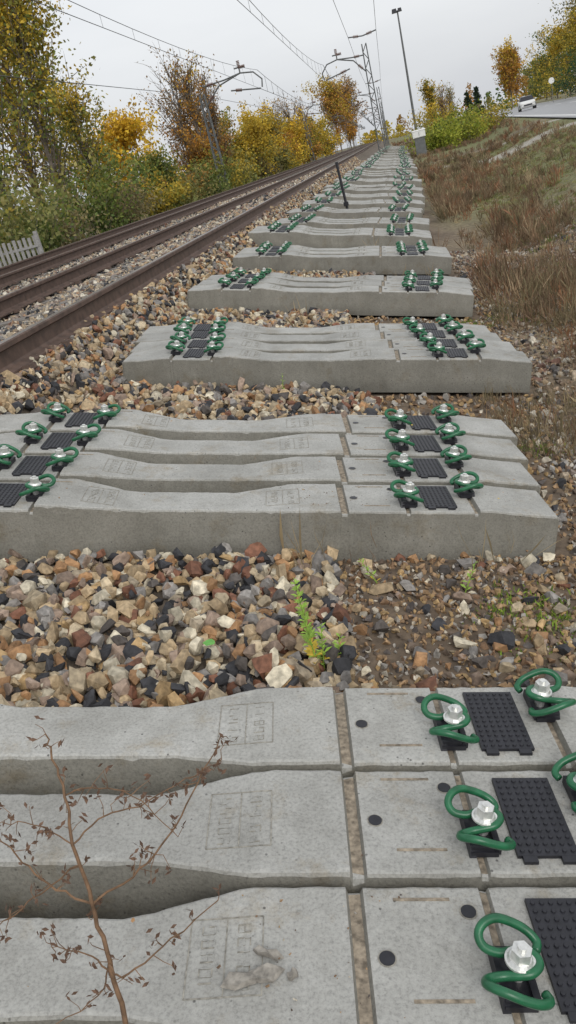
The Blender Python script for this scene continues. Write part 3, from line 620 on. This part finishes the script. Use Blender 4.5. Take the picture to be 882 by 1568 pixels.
def car(x,y_,z,yaw):
    root=link(D.objects.new('white_car',None)); root.location=(x,y_,z); root.rotation_euler=(0,0,yaw)
    body=MB()
    S=[(-2.05,.45,.68,.62),(-1.95,.30,.74,.78),(-1.2,.25,.92,.84),(-.9,.25,.96,.86),(1.2,.25,1.0,.86),(1.85,.28,.98,.82),(2.0,.4,.8,.76)]
    vs=[]
    for (yy_,zb,zt,wd) in S: vs+=[(-wd,yy_,zb),(-wd,yy_,zt-.12),(-wd*.88,yy_,zt),(wd*.88,yy_,zt),(wd,yy_,zt-.12),(wd,yy_,zb)]
    fs=[(i_*6+k,i_*6+(k+1)%6,(i_+1)*6+(k+1)%6,(i_+1)*6+k) for i_ in range(len(S)-1) for k in range(6)]+[tuple(range(6)),tuple(range(len(S)*6-1,len(S)*6-7,-1))]
    body.add(vs,fs,0)
    cab=[(-.95,.95,.76),(-.25,1.42,.60),(1.2,1.44,.60),(1.85,.98,.74)]
    vs=[]
    for (yy_,zt,wd) in cab: vs+=[(-wd,yy_,zt),(wd,yy_,zt)]
    body.add(vs,[(2,3,5,4)],0); body.add(vs,[(0,1,3,2),(4,5,7,6),(0,2,4,6),(1,7,5,3)],1)
    for q in (-1,1):
        body.box((q*.62,-2.03,.66),(.3,.06,.13),2); body.box((q*.93,-.75,1.0),(.16,.1,.12),0)
        for yy_ in (-1.3,1.3):
            vs=[(q*.70,yy_+.32*math.cos(a*.5236),.32+.32*math.sin(a*.5236)) for a in range(12)]; vs+=[(q*.89,v[1],v[2]) for v in vs]
            body.add(vs,[tuple(range(12)),tuple(range(23,11,-1))]+[(k,(k+1)%12,12+(k+1)%12,12+k) for k in range(12)],3)
    body.box((0,-2.04,.52),(.9,.05,.14),3)
    o=body.obj('car_body',[M_white,M_blk,M_zinc,M_blk]); o.parent=root
car(16.0,103,RZ,-.09)

# ------------------------------------------------------------ foreground dry weed
M_twig=simple('dry_stem',(.17,.10,.055),.85,0,.4,60,.2); M_seed=simple('dry_seed',(.12,.07,.045),.9,0,.5,90)
mb=MB(); rr=random.Random(5)
O=Vector((-.57,.73,-.85)); AX=Vector((.000873,.0001,-.00021)); BX=Vector((.00015,.00038,.000805)); NX=Vector((-.45,.58,-.68))
def P3(px,py,dp=0): return O+AX*(px-140)+BX*(1390-py)+NX*dp
def twig(pts,r0,r1,dens=0,cl=3):
    Q=catmull([P3(*p) for p in pts],5); L=len(Q)
    Q=[q+Vector((rr.gauss(0,1),rr.gauss(0,1),rr.gauss(0,1)))*.0013 for q in Q]
    mb.tube(Q,[r0+(r1-r0)*i_/(L-1) for i_ in range(L)],6,0)
    for i_ in range(int(dens)):
        j=rr.randint(L//4,L-1); p=Q[j]; dv=Vector((rr.gauss(0,1),rr.gauss(0,1),rr.gauss(.3,1))).normalized()
        e=p+dv*rr.uniform(.012,.035); m_=(p+e)/2+Vector((rr.gauss(0,1),rr.gauss(0,1),rr.gauss(0,1)))*.003
        mb.tube([p,m_,e],[.0008,.0006,.0004],3,0)
        for c_ in range(cl):
            o=e+Vector((rr.gauss(0,1),rr.gauss(0,1),rr.gauss(0,1)))*.004; a=Vector((rr.gauss(0,1),rr.gauss(0,1),rr.gauss(0,1))).normalized()*.006; b_=a.cross(Vector((rr.gauss(0,1),rr.gauss(0,1),1))).normalized()*.0026
            mb.add([o-a,o+b_,o+a,o-b_],[(0,1,2,3)],1)
twig([(215,1720,.05),(190,1568),(165,1480,.0),(140,1390),(112,1300,-.01),(98,1225),(78,1155,.02),(70,1125,.02)],.0042,.001,16)
twig([(140,1390),(85,1368,.02),(30,1325,.03),(0,1290,.03),(-40,1260,.04)],.0018,.0007,14)
twig([(140,1390),(200,1350,-.02),(255,1290,-.02),(300,1210,-.03),(332,1140,-.03)],.0018,.0007,18)
twig([(165,1480),(185,1500,-.03),(245,1455,-.04),(325,1385,-.05)],.0018,.0007,12)
twig([(172,1500),(130,1470,.03),(75,1460,.05)],.0015,.0006,10)
twig([(112,1300),(160,1250,.04),(215,1235,.05),(290,1190,.06),(350,1160,.06)],.0014,.0006,16)
twig([(112,1300),(60,1270,.02),(0,1262,.03)],.0012,.0006,10)
twig([(120,1330),(50,1380,.03),(0,1420,.05),(-40,1430,.05)],.0013,.0006,12)
twig([(98,1225),(140,1215,-.02),(200,1228,-.03),(262,1280,-.03)],.0012,.0006,14)
twig([(165,1480),(150,1540,.06),(60,1600,.08)],.0014,.0006,5)
mb.obj('dry_weed_plant',[M_twig,M_seed])

# green weed
M_gw=simple('weed_leaf',(.26,.40,.06),.6,0,.35,60); M_yl=simple('yellow_leaf',(.65,.48,.06),.6,0,.2,60)
def weed(x,y_,h,lean,n,sc=1,seed=1):
    r_=random.Random(seed); mb=MB(); z0=float(ground(x,y_)); pts=[Vector((x+lean*t*h*.5,y_,z0+h*t)) for t in (0,.25,.5,.75,1)]
    Q=catmull(pts,4); mb.tube(Q,[.0028*(1-.7*i_/(len(Q)-1)) for i_ in range(len(Q))],5,0)
    for i_ in range(n):
        t=.15+.85*(i_/n); p=Q[int(t*(len(Q)-1))]; a=i_*2.4; L=.038*sc*(1.15-t*.6)*r_.uniform(.7,1.2); dv=Vector((math.cos(a),math.sin(a),.7)).normalized()*L; sd_=dv.cross(Vector((0,0,1))).normalized()*L*.2
        m_=p+dv*.5; tip=p+dv+Vector((0,0,-L*.2)); mi=1 if (t<.35 and r_.random()<.6) else 0
        mb.add([p,m_+sd_,tip,m_-sd_],[(0,1,2,3)],mi)
    mb.obj('green_weed',[M_gw,M_yl])
weed(-.47,1.99,.34,.0,90,1,1); weed(-.455,2.0,.17,.3,30,1,2); weed(-.42,2.03,.12,.6,16,1,3); weed(-.3,2.55,.12,-.8,14,.8,4); weed(.0,2.5,.13,.9,14,.8,5); weed(-.9,4.85,.16,.3,14,.8,6); weed(.42,2.1,.05,.2,16,.8,7)
mb=MB(); r_=random.Random(3)
def leaf(x,y_,z,L,m):
    a=r_.uniform(0,6.28); A=Vector((math.cos(a),math.sin(a),-.24*math.cos(a)+r_.gauss(0,.15)))*L*.5; B=Vector((-math.sin(a),math.cos(a),.24*math.sin(a)+r_.gauss(0,.15)))*L*.4; o=Vector((x,y_,z))
    mb.add([o-A,o-A*.3+B*.9,o+A*.5+B*.6,o+A,o+A*.4-B*.8,o-A*.4-B],[(0,1,2,3),(0,3,4,5)],m)
leaf(-.78,1.99,-1.25,.05,2)
for i_ in range(120):
    x_=r_.uniform(-2,2);yy_=r_.uniform(.4,5); z_=float(ground(x_,yy_))+.035
    if in_group(np.array([x_]),np.array([yy_]))[0]:
        if r_.random()<.75: continue
        z_=-1.125-.24*(x_+.72)
    leaf(x_,yy_,z_,r_.uniform(.005,.014),r_.choice([0,0,0,1]))
mb.obj('fallen_leaves',[simple('orange_leaf',(.36,.20,.09),.7),M_yl,simple('fresh_leaf',(.12,.36,.06),.5)])
M_shard=simple('shard_stone',(.25,.23,.20),.9,0,.4,70,.5)
def shard(x,y_,z,a,L,W_):
    mb=MB(); R=Matrix.Rotation(a,3,'Z'); P=[(-.5,-.1),(-.3,-.42),(.05,-.3),(.28,-.45),(.5,.05),(.3,.4),(-.05,.25),(-.35,.42)]; n=len(P)
    sl_=lambda v: v+Vector((0,0,-.24*v.x))
    lo=[sl_(R@Vector((p[0]*L,p[1]*W_,0)))+Vector((x,y_,z)) for p in P]; hi=[sl_(R@Vector((p[0]*L*.9,p[1]*W_*.85,.006+.003*(k%3))))+Vector((x,y_,z)) for k,p in enumerate(P)]
    c_=sl_(Vector((0,0,.011)))+Vector((x,y_,z))
    mb.add(lo+hi+[c_],[(n+k,n+(k+1)%n,2*n) for k in range(n)]+[(k,(k+1)%n,n+(k+1)%n,n+k) for k in range(n)]); mb.obj('concrete_shard',[M_shard])
shard(-.45,.86,-1.203,.35,.11,.036); shard(-.43,.905,-1.208,-.2,.055,.018); shard(-.385,.87,-1.218,.8,.022,.015)
